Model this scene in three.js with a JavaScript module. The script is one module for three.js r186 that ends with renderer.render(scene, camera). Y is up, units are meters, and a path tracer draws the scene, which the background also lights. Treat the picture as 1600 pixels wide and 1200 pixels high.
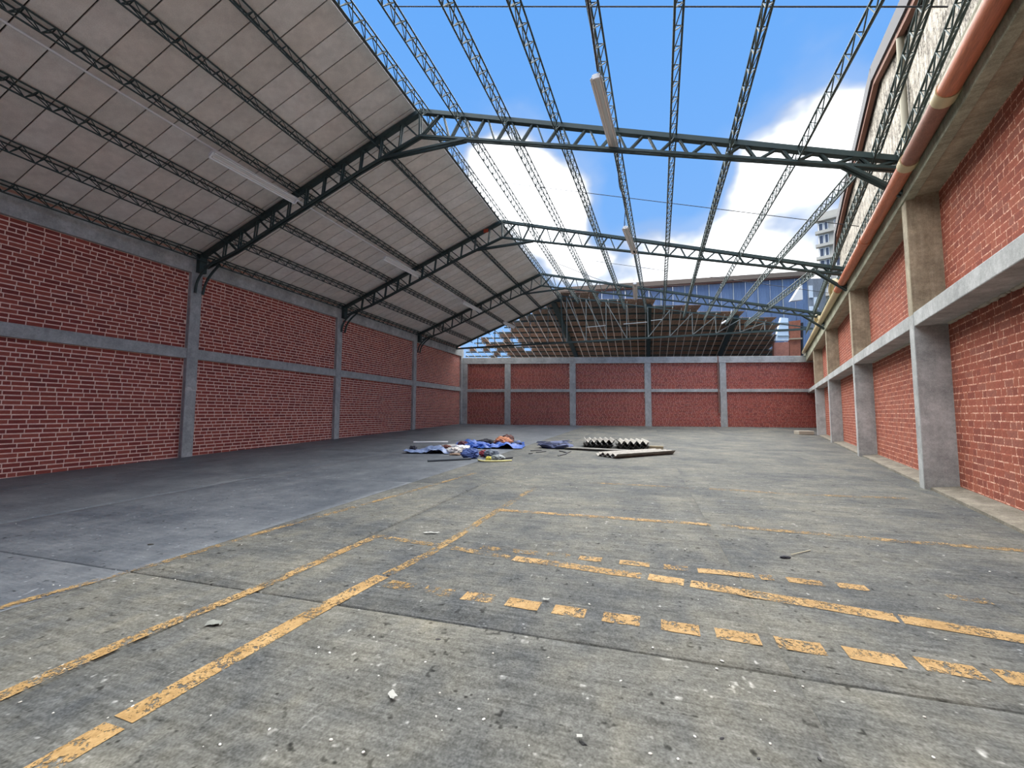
import * as THREE from 'three';
import { mergeGeometries } from 'three/addons/utils/BufferGeometryUtils.js';
import { RoundedBoxGeometry } from 'three/addons/geometries/RoundedBoxGeometry.js';

// ------------------------------------------------------------------ camera, sky, sun, exposure
const V = (x, y, z) => new THREE.Vector3(x, y, z);
const scene = new THREE.Scene();
const FOCAL = 639.14, PITCH = 0.0712, ROLL = 0.0033, YAW = 0.3144, EYE = V(0, 1.15, 0);
const camF = V(-Math.sin(YAW) * Math.cos(PITCH), Math.sin(PITCH), -Math.cos(YAW) * Math.cos(PITCH));
const camR0 = V(Math.cos(YAW), 0, -Math.sin(YAW)), camU0 = camR0.clone().cross(camF);
const camR = camR0.clone().multiplyScalar(Math.cos(ROLL)).addScaledVector(camU0, Math.sin(ROLL));
const camU = camU0.clone().multiplyScalar(Math.cos(ROLL)).addScaledVector(camR0, -Math.sin(ROLL));
const camera = new THREE.PerspectiveCamera(2 * Math.atan(600 / FOCAL) * 180 / Math.PI, 4 / 3, 0.05, 500);
camera.position.copy(EYE);
camera.quaternion.setFromRotationMatrix(new THREE.Matrix4().makeBasis(camR, camU, camF.clone().negate()));
scene.add(camera);
const ray = (u, v) => camF.clone().addScaledVector(camR, (u - 800) / FOCAL).addScaledVector(camU, -(v - 600) / FOCAL);
const onPlane = (u, v, n, p0) => { const d = ray(u, v); return EYE.clone().addScaledVector(d, p0.clone().sub(EYE).dot(n) / d.dot(n)); };
const toPixel = (p) => { const d = p.clone().sub(EYE), z = d.dot(camF); return [800 + FOCAL * d.dot(camR) / z, 600 - FOCAL * d.dot(camU) / z, z]; };

const renderer = new THREE.WebGLRenderer();
renderer.toneMapping = THREE.LinearToneMapping;
renderer.toneMappingExposure = 3.15;
renderer.shadowMap.enabled = true;

// sun behind thin cloud: broad and soft
const sun = new THREE.DirectionalLight(0xfcf8f0, 5.8);
sun.position.set(-17, 40, -33); sun.target.position.set(0, 0, -12);
sun.castShadow = true; sun.shadow.radius = 240; sun.shadow.mapSize.set(2048, 2048);
Object.assign(sun.shadow.camera, { left: -40, right: 40, top: 40, bottom: -40, near: 1, far: 120 });
scene.add(sun, sun.target);

// seeded random and noise
let seedState = 12345;
const reseed = (s) => { seedState = s >>> 0; };
const rnd = () => { seedState = (seedState + 0x6D2B79F5) | 0; let t = Math.imul(seedState ^ (seedState >>> 15), 1 | seedState); t = (t + Math.imul(t ^ (t >>> 7), 61 | t)) ^ t; return ((t ^ (t >>> 14)) >>> 0) / 4294967296; };
const rr = (a, b) => a + (b - a) * rnd();
const hash3 = (x, y, z) => { let h = Math.imul(x, 374761393) ^ Math.imul(y, 668265263) ^ Math.imul(z, 2147483647 - 1640531527); h = Math.imul(h ^ (h >>> 13), 1274126177); return ((h ^ (h >>> 16)) >>> 0) / 4294967296; };
const sm = (t) => t * t * (3 - 2 * t);
const clamp = (x, a, b) => x < a ? a : x > b ? b : x;
const smooth = (a, b, x) => sm(clamp((x - a) / (b - a), 0, 1));
function noise3(x, y, z) {
  const i = Math.floor(x), j = Math.floor(y), k = Math.floor(z), a = sm(x - i), b = sm(y - j), c = sm(z - k);
  const l = (p, q, t) => p + (q - p) * t;
  return l(l(l(hash3(i, j, k), hash3(i + 1, j, k), a), l(hash3(i, j + 1, k), hash3(i + 1, j + 1, k), a), b),
    l(l(hash3(i, j, k + 1), hash3(i + 1, j, k + 1), a), l(hash3(i, j + 1, k + 1), hash3(i + 1, j + 1, k + 1), a), b), c);
}
const fbm3 = (x, y, z, o) => { let s = 0, a = 0.5, f = 1; for (let n = 0; n < o; n++) { s += a * noise3(x * f, y * f, z * f + n * 7.3); a *= 0.5; f *= 2.03; } return s / (1 - Math.pow(0.5, o)); };

// sky: blue air with heaped clouds
{
  const W = 2560, Hh = 1280, data = new Float32Array(W * Hh * 4);
  const blobs = [[820, 300, 95, 1], [870, 345, 60, .9], [770, 275, 55, .8], [1250, 235, 75, .9], [1320, 205, 60, .9], [1180, 270, 50, .5], [900, 400, 80, .6], [1150, 370, 150, .8], [1010, 400, 80, .5], [1230, 400, 70, .5], [965, 40, 55, .3], [830, 10, 40, .25]]
    .map(([u, v, r, w]) => ({ d: ray(u, v).normalize(), r: r / FOCAL * 0.85, w }));
  const clear = [[1060, 290, 55], [660, 120, 130], [1080, 110, 130], [760, 60, 110], [1180, 60, 130], [960, 330, 55], [1330, 60, 110], [930, 160, 90], [935, 350, 45], [1040, 265, 100], [1000, 300, 55], [1230, 345, 45], [1090, 320, 45]].map(([u, v, r]) => ({ d: ray(u, v).normalize(), r: r / FOCAL * 0.85 }));
  for (let row = 0; row < Hh; row++) {
    const el = ((row + 0.5) / Hh - 0.5) * Math.PI, y = Math.sin(el), ce = Math.cos(el);
    for (let col = 0; col < W; col++) {
      const az = ((col + 0.5) / W - 0.5) * 2 * Math.PI, x = Math.cos(az) * ce, z = Math.sin(az) * ce, o = (row * W + col) * 4;
      const yy = Math.max(y, 0), g = Math.pow(yy, 0.55);
      let r = 0.131 + (0.03 - 0.131) * g, gg = 0.206 + (0.1195 - 0.206) * g, b = 0.317 + (0.305 - 0.317) * g;
      if (y > -0.02) {
        let den = fbm3(x * 3.6 + 5, y * 6 + 2, z * 3.6 + 9, 6) - 0.5 - 0.12 * smooth(0.35, 0.8, y) + 0.03 * smooth(0.62, 0.25, y);
        for (const c of blobs) { const q = 1 - (x * c.d.x + y * c.d.y + z * c.d.z); if (q < c.r * c.r * 2) den += 0.2 * c.w * Math.exp(-q * 2 / (c.r * c.r)); }
        for (const c of clear) { const q = 1 - (x * c.d.x + y * c.d.y + z * c.d.z); if (q < c.r * c.r * 2) den -= 0.15 * Math.exp(-q * 2 / (c.r * c.r)); }
        const al = smooth(0.0, 0.2, den), wisp = 0.2 * smooth(-0.14, 0.06, den), m = Math.max(al, wisp);
        const body = 0.335 + 0.85 * smooth(0.08, 0.36, den) - 0.16 * fbm3(x * 9, y * 14, z * 9, 3);
        r += (body * 0.97 - r) * m; gg += (body * 0.99 - gg) * m; b += (body * 1.02 - b) * m;
      }
      data[o] = r; data[o + 1] = gg; data[o + 2] = b; data[o + 3] = 1;
    }
  }
  const t = new THREE.DataTexture(data, W, Hh, THREE.RGBAFormat, THREE.FloatType);
  t.mapping = THREE.EquirectangularReflectionMapping; t.magFilter = t.minFilter = THREE.LinearFilter; t.wrapS = THREE.RepeatWrapping; t.needsUpdate = true;
  scene.background = t; scene.environment = t;
}

// ------------------------------------------------------------------ helpers
const taken = {};
const numbered = (n) => { const k = taken[n] = (taken[n] ?? -1) + 1; return k ? n + '_' + String(k).padStart(3, '0') : n; };
function mesh(name, geo, mat, parent) {
  const m = new THREE.Mesh(geo, mat); m.name = parent ? name : numbered(name); m.castShadow = m.receiveShadow = true; (parent ?? scene).add(m); return m;
}
function thing(name, label, category, pos = V(0, 0, 0), turn = 0, group) {
  const g = new THREE.Group(); g.name = numbered(name); g.position.copy(pos); g.rotation.y = turn; scene.add(g);
  g.userData = { label, category }; if (group) g.userData.group = group; return g;
}
function tag(o, label, category, group) { Object.assign(o.userData, { label, category }); if (group) o.userData.group = group; return o; }
function structure(name, label, category, pos = V(0, 0, 0), turn = 0) { const g = thing(name, label, category, pos, turn); g.userData.kind = 'structure'; return g; }
function box(w, h, d, x = 0, y = 0, z = 0) { const g = new THREE.BoxGeometry(w, h, d); g.translate(x, y, z); return g; }
function rbox(w, h, d, r, x = 0, y = 0, z = 0) { const g = new RoundedBoxGeometry(w, h, d, 1, r); g.translate(x, y, z); return g; }
function orient(g, p0, p1, up = V(0, 1, 0)) {       // a geometry along +z from 0 to 1 length is laid from p0 to p1
  const d = p1.clone().sub(p0), z = d.clone().normalize(); let x = up.clone().cross(z); if (x.lengthSq() < 1e-6) x = V(1, 0, 0).cross(z); x.normalize();
  const y = z.clone().cross(x); g.applyMatrix4(new THREE.Matrix4().makeBasis(x, y, z).setPosition(p0.clone().add(p1).multiplyScalar(0.5))); return g;
}
const bar = (p0, p1, w, h, up) => orient(new THREE.BoxGeometry(w, h, p0.distanceTo(p1)), p0, p1, up);
function rod(p0, p1, r, seg = 5) { const g = new THREE.CylinderGeometry(r, r, p0.distanceTo(p1), seg, 1, true); g.rotateX(Math.PI / 2); return orient(g, p0, p1); }
function capRod(p0, p1, r, seg = 12) { const g = new THREE.CylinderGeometry(r, r, p0.distanceTo(p1), seg, 1); g.rotateX(Math.PI / 2); return orient(g, p0, p1); }
const merge = (l) => l.length === 1 ? l[0] : mergeGeometries(l.map((g) => g.index ? g.toNonIndexed() : g), false);
const tube = (pts, r, n = 24, seg = 8) => new THREE.TubeGeometry(new THREE.CatmullRomCurve3(pts), n, r, seg, false);

// textures
function layer(out, N, cx, cy, amp, seed) {       // adds tileable value noise of cx by cy cells
  reseed(seed); const g = new Float32Array(cx * cy); for (let i = 0; i < g.length; i++) g[i] = rnd() - 0.5;
  const xi = new Int32Array(N), xj = new Int32Array(N), xf = new Float32Array(N);
  for (let x = 0; x < N; x++) { const t = x / N * cx, i = Math.floor(t); xi[x] = i % cx; xj[x] = (i + 1) % cx; xf[x] = sm(t - i); }
  for (let y = 0; y < N; y++) {
    const t = y / N * cy, j = Math.floor(t), f = sm(t - j), a = (j % cy) * cx, b = ((j + 1) % cy) * cx;
    for (let x = 0; x < N; x++) { const u = xf[x], p = g[a + xi[x]], q = g[a + xj[x]], r = g[b + xi[x]], s = g[b + xj[x]]; out[y * N + x] += amp * ((p + (q - p) * u) * (1 - f) + (r + (s - r) * u) * f); }
  }
}
function field(N, list, seed) { const o = new Float32Array(N * N); list.forEach(([cx, cy, a], i) => layer(o, N, cx, cy, a, seed + i * 101)); return o; }
function texture(N, fill, srgb) {
  const d = new Uint8Array(N * N * 4); for (let i = 0; i < N * N; i++) { fill(i, d, i * 4); d[i * 4 + 3] = 255; }
  const t = new THREE.DataTexture(d, N, N, THREE.RGBAFormat); t.wrapS = t.wrapT = THREE.RepeatWrapping; t.magFilter = THREE.LinearFilter; t.minFilter = THREE.LinearMipmapLinearFilter; t.generateMipmaps = true;
  if (srgb) t.colorSpace = THREE.SRGBColorSpace; t.needsUpdate = true; return t;
}
const c8 = (x) => clamp(Math.round(x), 0, 255);
function rgbTex(N, base, f, k = [1, 1, 1], f2, k2) { return texture(N, (i, d, o) => { for (let c = 0; c < 3; c++) d[o + c] = c8(base[c] + f[i] * k[c] + (f2 ? f2[i] * k2[c] : 0)); }, true); }
function greyTex(N, f, gain = 1) { return texture(N, (i, d, o) => { d[o] = d[o + 1] = d[o + 2] = c8(128 + f[i] * gain); }); }
const repeat = (t, x, y) => { const c = t.clone(); c.repeat.set(x, y); c.needsUpdate = true; return c; };
const std = (o) => new THREE.MeshStandardMaterial({ roughness: 0.85, metalness: 0, side: THREE.DoubleSide, ...o });
const C = (r, g, b) => new THREE.Color().setRGB(r / 255, g / 255, b / 255, THREE.SRGBColorSpace);
function metreUV(g, s = 1, ox = 0, oy = 0) {        // box-projected uv in metres / s
  if (g.index) g = g.toNonIndexed(); g.computeVertexNormals(); const p = g.attributes.position, n = g.attributes.normal, uv = new Float32Array(p.count * 2);
  for (let i = 0; i < p.count; i++) {
    const ax = Math.abs(n.getX(i)), ay = Math.abs(n.getY(i)), az = Math.abs(n.getZ(i)); let a, b;
    if (ay > ax && ay > az) { a = p.getX(i); b = p.getZ(i); } else if (ax > az) { a = p.getZ(i); b = p.getY(i); } else { a = p.getX(i); b = p.getY(i); }
    uv[i * 2] = a / s + ox; uv[i * 2 + 1] = b / s + oy;
  }
  g.setAttribute('uv', new THREE.BufferAttribute(uv, 2)); return g;
}

// ------------------------------------------------------------------ materials
const NF = 2048;
const fCoarse = field(NF, [[4, 4, 22], [9, 9, 20], [24, 24, 16], [70, 60, 12]], 11);
const fStreak = field(NF, [[16, 180, 18], [34, 420, 22], [110, 760, 20]], 31);
const fFine = field(NF, [[300, 300, 26], [700, 700, 34], [1024, 1024, 40]], 51);
const fSpot = field(NF, [[90, 90, 60], [260, 260, 60]], 71);
const roughFill = (base, ks, kf, warm) => texture(NF, (i, d, o) => {
  let v = fCoarse[i] * 0.9 + fStreak[i] * ks + fFine[i] * kf; const s = fSpot[i]; if (s > 33) v -= (s - 33) * 3.4; if (s < -38) v += (-38 - s) * 4;
  const w = fCoarse[i] * warm; d[o] = c8(base[0] + v + w); d[o + 1] = c8(base[1] + v + w * 0.5); d[o + 2] = c8(base[2] + v - w * 0.6);
}, true);
const floorRoughMap = roughFill([85, 86, 82], 0.75, 0.62, 0.30);
const floorSmoothMap = roughFill([86, 92, 98], 0.45, 0.22, 0.10);
const floorBump = greyTex(NF, fStreak.map((v, i) => v * 1.2 + fFine[i] * 0.9 + fCoarse[i] * 0.4), 1);
const M = {};
M.floorRough = std({ map: floorRoughMap, bumpMap: floorBump, bumpScale: 0.006, roughness: 0.9 });
M.floorSmooth = std({ map: floorSmoothMap, bumpMap: floorBump, bumpScale: 0.002, roughness: 0.55 });
M.jointDirt = std({ color: C(72, 70, 66), roughness: 1 });
const fc = field(1024, [[6, 6, 26], [18, 18, 22], [60, 60, 16], [200, 200, 16], [512, 512, 22]], 211);
const fcv = field(1024, [[40, 3, 26], [110, 7, 18], [300, 40, 12]], 251);
const concreteBump = greyTex(1024, fc, 1.2);
M.concrete = std({ map: rgbTex(1024, [168, 171, 170], fc, [1, 1, 1], fcv, [.35, .35, .35]), bumpMap: concreteBump, bumpScale: 0.006 });
M.bareConcrete = std({ map: rgbTex(1024, [158, 148, 126], fc, [1.1, 1.05, .9], fcv, [.6, .6, .6]), bumpMap: concreteBump, bumpScale: 0.006 });
M.greenConcrete = std({ map: rgbTex(1024, [150, 152, 132], fc, [1.1, 1.1, 1], fcv, [.6, .6, .6]), bumpMap: concreteBump, bumpScale: 0.006 });
M.kerb = std({ map: rgbTex(1024, [122, 117, 104], fc, [1.3, 1.3, 1.2]), bumpMap: concreteBump, bumpScale: 0.02 });
M.mortarLump = std({ color: C(178, 170, 155), bumpMap: concreteBump, bumpScale: 0.004 });
const fMort = field(1024, [[20, 20, 24], [80, 80, 20], [300, 300, 26]], 301);
M.mortarPink = std({ map: rgbTex(1024, [246, 212, 196], fMort, [1, 1, 1]), roughness: 0.95 });
const fPatch = field(1024, [[12, 12, 30], [50, 50, 46], [160, 160, 50]], 331);
M.mortarPale = std({ map: texture(1024, (i, d, o) => { const m = smooth(-16, 18, fPatch[i]), n = fMort[i]; d[o] = c8(174 + 66 * m + n); d[o + 1] = c8(96 + 104 * m + n); d[o + 2] = c8(74 + 102 * m + n); }, true), roughness: 0.95 });
const fb = field(512, [[6, 6, 30], [24, 24, 26], [90, 90, 30], [256, 256, 30]], 401);
const brickGrain = rgbTex(512, [226, 226, 226], fb, [1, 1, 1]), brickBump = greyTex(512, fb, 1.2);
const brickMats = (tones) => tones.map((c) => std({ color: C(...c), map: brickGrain, bumpMap: brickBump, bumpScale: 0.004, roughness: 0.92 }));
const tonesLeft = [[172, 82, 72], [160, 76, 68], [182, 92, 78], [150, 72, 66], [170, 86, 74], [186, 98, 84]];
const tonesRight = [[174, 94, 72], [166, 88, 68], [182, 102, 78], [158, 84, 67], [178, 96, 74], [170, 100, 82]];
M.steel = std({ color: C(56, 72, 71), roughness: 0.55, metalness: 0.2, bumpMap: brickBump, bumpScale: 0.001 });
M.webGrey = std({ color: C(116, 124, 122), roughness: 0.6 });
M.galv = std({ color: C(186, 192, 190), roughness: 0.5, metalness: 0.3 });
const fp = field(1024, [[5, 5, 16], [16, 16, 12], [200, 200, 16], [420, 420, 22]], 501);
const panelMap = rgbTex(1024, [238, 236, 230], fp, [1, 1, 1]);
M.panels = [[255, 255, 255], [246, 245, 243], [251, 248, 245]].map((c) => std({ color: C(...c), map: panelMap, bumpMap: greyTex(512, field(512, [[100, 100, 40], [256, 256, 50]], 551), 1), bumpScale: 0.004, roughness: 0.95 }));
M.roofSheet = std({ color: C(84, 80, 76), roughness: 0.9 });
M.lampWhite = std({ color: C(244, 246, 246), roughness: 0.22 });
M.tubeGlass = std({ color: C(240, 240, 236), roughness: 0.2 });
M.pipeOrange = std({ color: C(214, 128, 92), roughness: 0.5, map: brickGrain });
M.pipeBrown = std({ color: C(164, 112, 92), roughness: 0.6, map: brickGrain });
M.pipeBeige = std({ color: C(196, 180, 140), roughness: 0.5 });
M.batten = std({ color: C(226, 228, 224), roughness: 0.7 });
M.cable = std({ color: C(60, 62, 66), roughness: 0.7 });
M.tarpBlack = std({ color: C(30, 30, 36), roughness: 0.5 });

// ------------------------------------------------------------------ the plan (metres, y up, the hall runs along -z)
const XL = -11.73, WALLX = (q) => 1.9188 + 0.2603 * q, RIDGE = [-4.81, 8.16], ZEND = -25.3;
const floorY = (x, z) => {
  const q = -z, l = 0.0635 + 0.0275 * (clamp(q, -3, 40) - 12), r = 0.037 + 0.26 * smooth(24.5, 31, q), s = clamp((x - XL) / (WALLX(clamp(q, 0, 40)) - XL), 0, 1); return l + (r - l) * s;
};
const onFloor = (u, v) => { let h = 0, p; for (let i = 0; i < 25; i++) { p = onPlane(u, v, V(0, 1, 0), V(0, h, 0)); h = floorY(p.x, p.z); } return p; };
const backAngle = 0.2431, backN = V(Math.sin(backAngle), 0, Math.cos(backAngle)), backU = V(backN.z, 0, -backN.x), backO = V(XL, 0, ZEND);

// ------------------------------------------------------------------ floor: concrete slabs with joints, painted lines
const floor = structure('floor', 'worn grey concrete floor slabs with faded yellow parking lines', 'floor');
{
  const xs = [-12.2, -10.1, -6.95, -3.8, -2.57, 0.6, 3.77, 6.94, 11.6], zs = [7, 3.9, 1.9, -2.17, -6.2, -10.2, -14.2, -18.2, -22.2, -26.2, -31.6];
  const dirt = new THREE.PlaneGeometry(24.4, 39.5, 24, 40); dirt.rotateX(-Math.PI / 2); dirt.translate(-0.3, 0, -12.3);
  { const p = dirt.attributes.position; for (let i = 0; i < p.count; i++) p.setY(i, floorY(p.getX(i), p.getZ(i)) - 0.02); dirt.computeVertexNormals(); }
  mesh('joint_bed', dirt, M.jointDirt, floor);
  reseed(77);
  for (let i = 0; i < xs.length - 1; i++) for (let j = 0; j < zs.length - 1; j++) {
    const near = zs[j + 1] > -7, tight = (v) => v === -2.57 ? 0.011 : v === 0.6 ? 0.0015 : 0.003, tz = (v) => v === -2.17 ? 0.008 : 0.002, x0 = xs[i] + tight(xs[i]), x1 = xs[i + 1] - tight(xs[i + 1]) * 0.6, z0 = zs[j] - tz(zs[j]), z1 = zs[j + 1] + tz(zs[j + 1]), rag = 0.02;
    const nx = near ? 24 : 6, nz = near ? 24 : 6, g = new THREE.BufferGeometry(), pos = [], uv = [], idx = [], ox = rnd(), oy = rnd(), flip = rnd() < 0.5 ? -1 : 1;
    for (let b = 0; b <= nz; b++) for (let a = 0; a <= nx; a++) {
      let x = x0 + (x1 - x0) * a / nx, z = z0 + (z1 - z0) * b / nz;
      const edge = (a === 0 || a === nx || b === 0 || b === nz);
      if (edge && near) { const w = Math.abs(noise3(x * 9, 3.1, z * 9) - 0.5) * rag; if (a === 0) x += w * tight(xs[i]) * 90; if (a === nx) x -= w * tight(xs[i + 1]) * 60; if (b === 0) z -= w * tz(zs[j]) * 90; if (b === nz) z += w * tz(zs[j + 1]) * 60; }
      pos.push(x, floorY(x, z) - (edge ? 0.004 : 0), z); uv.push(flip * x / 5 + ox, z / 5 + oy);
    }
    for (let b = 0; b < nz; b++) for (let a = 0; a < nx; a++) { const k = b * (nx + 1) + a; idx.push(k, k + nx + 1, k + 1, k + 1, k + nx + 1, k + nx + 2); }
    const n0 = pos.length / 3, ring = []; for (let a = 0; a <= nx; a++) ring.push(a); for (let b = 1; b <= nz; b++) ring.push(b * (nx + 1) + nx); for (let a = nx - 1; a >= 0; a--) ring.push(nz * (nx + 1) + a); for (let b = nz - 1; b >= 1; b--) ring.push(b * (nx + 1));
    ring.forEach((k, t) => { pos.push(pos[k * 3], pos[k * 3 + 1] - 0.05, pos[k * 3 + 2]); uv.push(uv[k * 2], uv[k * 2 + 1] + 0.01); const t2 = (t + 1) % ring.length; idx.push(k, ring[t2], n0 + t, ring[t2], n0 + t2, n0 + t); });
    g.setAttribute('position', new THREE.Float32BufferAttribute(pos, 3)); g.setAttribute('uv', new THREE.Float32BufferAttribute(uv, 2)); g.setIndex(idx); g.computeVertexNormals();
    mesh('slab', g, xs[i + 1] <= -3.7 ? M.floorSmooth : M.floorRough, floor);
  }
  // paint
  const NA = 1024, fa = field(NA, [[10, 10, 60], [40, 40, 70], [130, 130, 80], [380, 380, 90]], 601);
  const alpha = (cut, soft) => texture(NA, (i, d, o) => { d[o] = d[o + 1] = d[o + 2] = c8(255 * smooth(-soft, soft, fa[i] + cut)); });
  const paintMap = rgbTex(512, [156, 129, 88], fb, [.7, .7, .7]);
  const paint = [28, 6, -14, -28].map((cut, i) => std({ map: paintMap, alphaMap: alpha(cut, 26), transparent: true, roughness: 0.8, color: i < 2 ? C(255, 250, 235) : C(240, 238, 225) }));
  function strip(name, pts, w, mat, seed) {
    reseed(seed); const P = pts.map(([x, z]) => V(x, 0, z)), len = P[0].distanceTo(P[P.length - 1]), curve = new THREE.CatmullRomCurve3(P, false, 'catmullrom', 0.2), n = Math.max(4, Math.ceil(len / 0.12)), pos = [], uv = [], idx = [], ou = rnd(), ov = rnd();
    for (let i = 0; i <= n; i++) {
      const c = curve.getPointAt(i / n), t = curve.getTangentAt(i / n), s = V(-t.z, 0, t.x), wob = (noise3(i * 0.7, seed, 0) - 0.5) * 0.014;
      for (const k of [-1, 1]) { const q = c.clone().addScaledVector(s, k * (w / 2) + wob); pos.push(q.x, floorY(q.x, q.z) + 0.003, q.z); uv.push(ou + i / n * len / 1.6, ov + k * w / 3.2); }
      if (i) { const b = i * 2; idx.push(b - 2, b - 1, b, b - 1, b + 1, b); }
    }
    const g = new THREE.BufferGeometry(); g.setAttribute('position', new THREE.Float32BufferAttribute(pos, 3)); g.setAttribute('uv', new THREE.Float32BufferAttribute(uv, 2)); g.setIndex(idx); g.computeVertexNormals();
    mesh(name, g, mat, floor);
  }
  const px = (list) => list.map(([u, v]) => { const p = onFloor(u, v); return [p.x, p.z]; });
  strip('painted_line', [[-3.92, 0.6], [-3.87, -1.5], [-3.75, -2.4], [-3.68, -3.4], [-3.5, -4.6], [-3.15, -7.4]], 0.085, paint[2], 1);
  strip('painted_line', [[-2.64, 0.5], [-2.62, -1.5], [-2.53, -2.3], [-2.49, -3.45]], 0.09, paint[1], 2);
  strip('painted_line', [[-1.97, 0.4], [-1.95, -1.1]], 0.12, paint[0], 3);
  strip('painted_line', [[-1.95, -1.13], [-1.93, -1.6], [-1.88, -2.25], [-1.83, -2.62]], 0.115, paint[0], 4);
  strip('painted_line', [[-1.82, -2.65], [-1.74, -3.3], [-1.71, -4.85]], 0.09, paint[2], 5);
  strip('painted_line', [[-1.7, -4.9], [-1.66, -6.3]], 0.09, paint[3], 6);
  strip('painted_line', [[-2.5, -3.44], [-1.81, -3.36], [-1.05, -3.24]], 0.09, paint[2], 7);
  strip('painted_line', [[-1.03, -3.235], [-0.05, -3.14]], 0.11, paint[1], 8);
  strip('painted_line', [[0.0, -3.14], [0.23, -3.11]], 0.12, paint[0], 9);
  strip('painted_line', [[0.27, -3.1], [1.31, -2.92]], 0.12, paint[0], 10);
  strip('painted_line', [[1.33, -2.915], [1.79, -2.83], [2.6, -2.7]], 0.115, paint[0], 11);
  strip('painted_line', [[-1.7, -4.75], [-0.2, -4.74], [0.62, -4.735]], 0.1, paint[1], 12);
  strip('painted_line', [[0.72, -4.73], [2.1, -4.62], [3.2, -4.58]], 0.1, paint[2], 13);
  strip('painted_line', [[0.9, -6.9], [2.2, -6.8], [3.3, -6.9]], 0.12, paint[3], 14);
  strip('painted_line', [[-0.9, -6.95], [0.7, -6.9]], 0.1, paint[3], 15);
  const d1 = [[605, 645], [662, 707], [725, 772], [792, 843], [865, 915], [942, 1000], [1033, 1093], [1118, 1188], [1213, 1288], [1322, 1407], [1438, 1533], [1560, 1660]];
  d1.forEach(([a, b], i) => { const v = (u) => 912 + (u - 605) * 0.1515, [p, q] = px([[a, v(a)], [b, v(b)]]); strip('painted_dash', [p, q], 0.115, i < 2 ? paint[2] : i < 3 ? paint[1] : paint[0], 30 + i); });
  const d2 = [[750, 785, 3], [800, 840, 3], [855, 890, 2], [905, 940, 1], [968, 1015, 1], [1037, 1075, 1], [1090, 1178, 0], [1187, 1208, 1], [1230, 1285, 0], [1308, 1355, 0], [1480, 1545, 2]];
  d2.forEach(([a, b, m], i) => { const v = (u) => 855 + (u - 750) * 0.1065, [p, q] = px([[a, v(a)], [b, v(b)]]); strip('painted_dash', [p, q], 0.095, paint[m], 60 + i); });
}

{ const g = new THREE.PlaneGeometry(260, 260); g.rotateX(-Math.PI / 2); const m = mesh('ground', metreUV(g, 5), std({ color: C(128, 122, 112), map: floorSmoothMap }), null); m.position.y = -0.5; tag(m, 'bare ground around the hall', 'ground'); m.userData.kind = 'structure'; }

// ------------------------------------------------------------------ brick walls
const BH = 0.094, BL = 0.253;
function brickList(u0, u1, y0, y1, list, ragged, jv = 0.009, jh = 0.0095, prouder = 1) {      // running bond with odd lengths
  const rows = Math.round((y1 - y0) / BH), h = (y1 - y0) / rows;
  for (let r = 0; r < rows; r++) {
    let u = u0 - (r % 2 ? BL * 0.5 : 0) - rr(0, 0.05), y = y0 + r * h;
    while (u < u1) { const odd = rnd(), l = (odd < ragged ? BL * 0.5 : odd < ragged * 1.5 ? BL * 0.75 : BL) + rr(-0.012, 0.012), a = Math.max(u, u0) + jv, b = Math.min(u + l, u1) - jv; if (b - a > 0.03) list.push([a, b, y + jh + rr(-.002, .002), y + h - jh + rr(-.002, .002), Math.floor(rnd() * 6), rr(-0.002, 0.003) * prouder]); u += l; }
  }
}
const unitBrick = new THREE.BoxGeometry(1, 1, 1);
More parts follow.
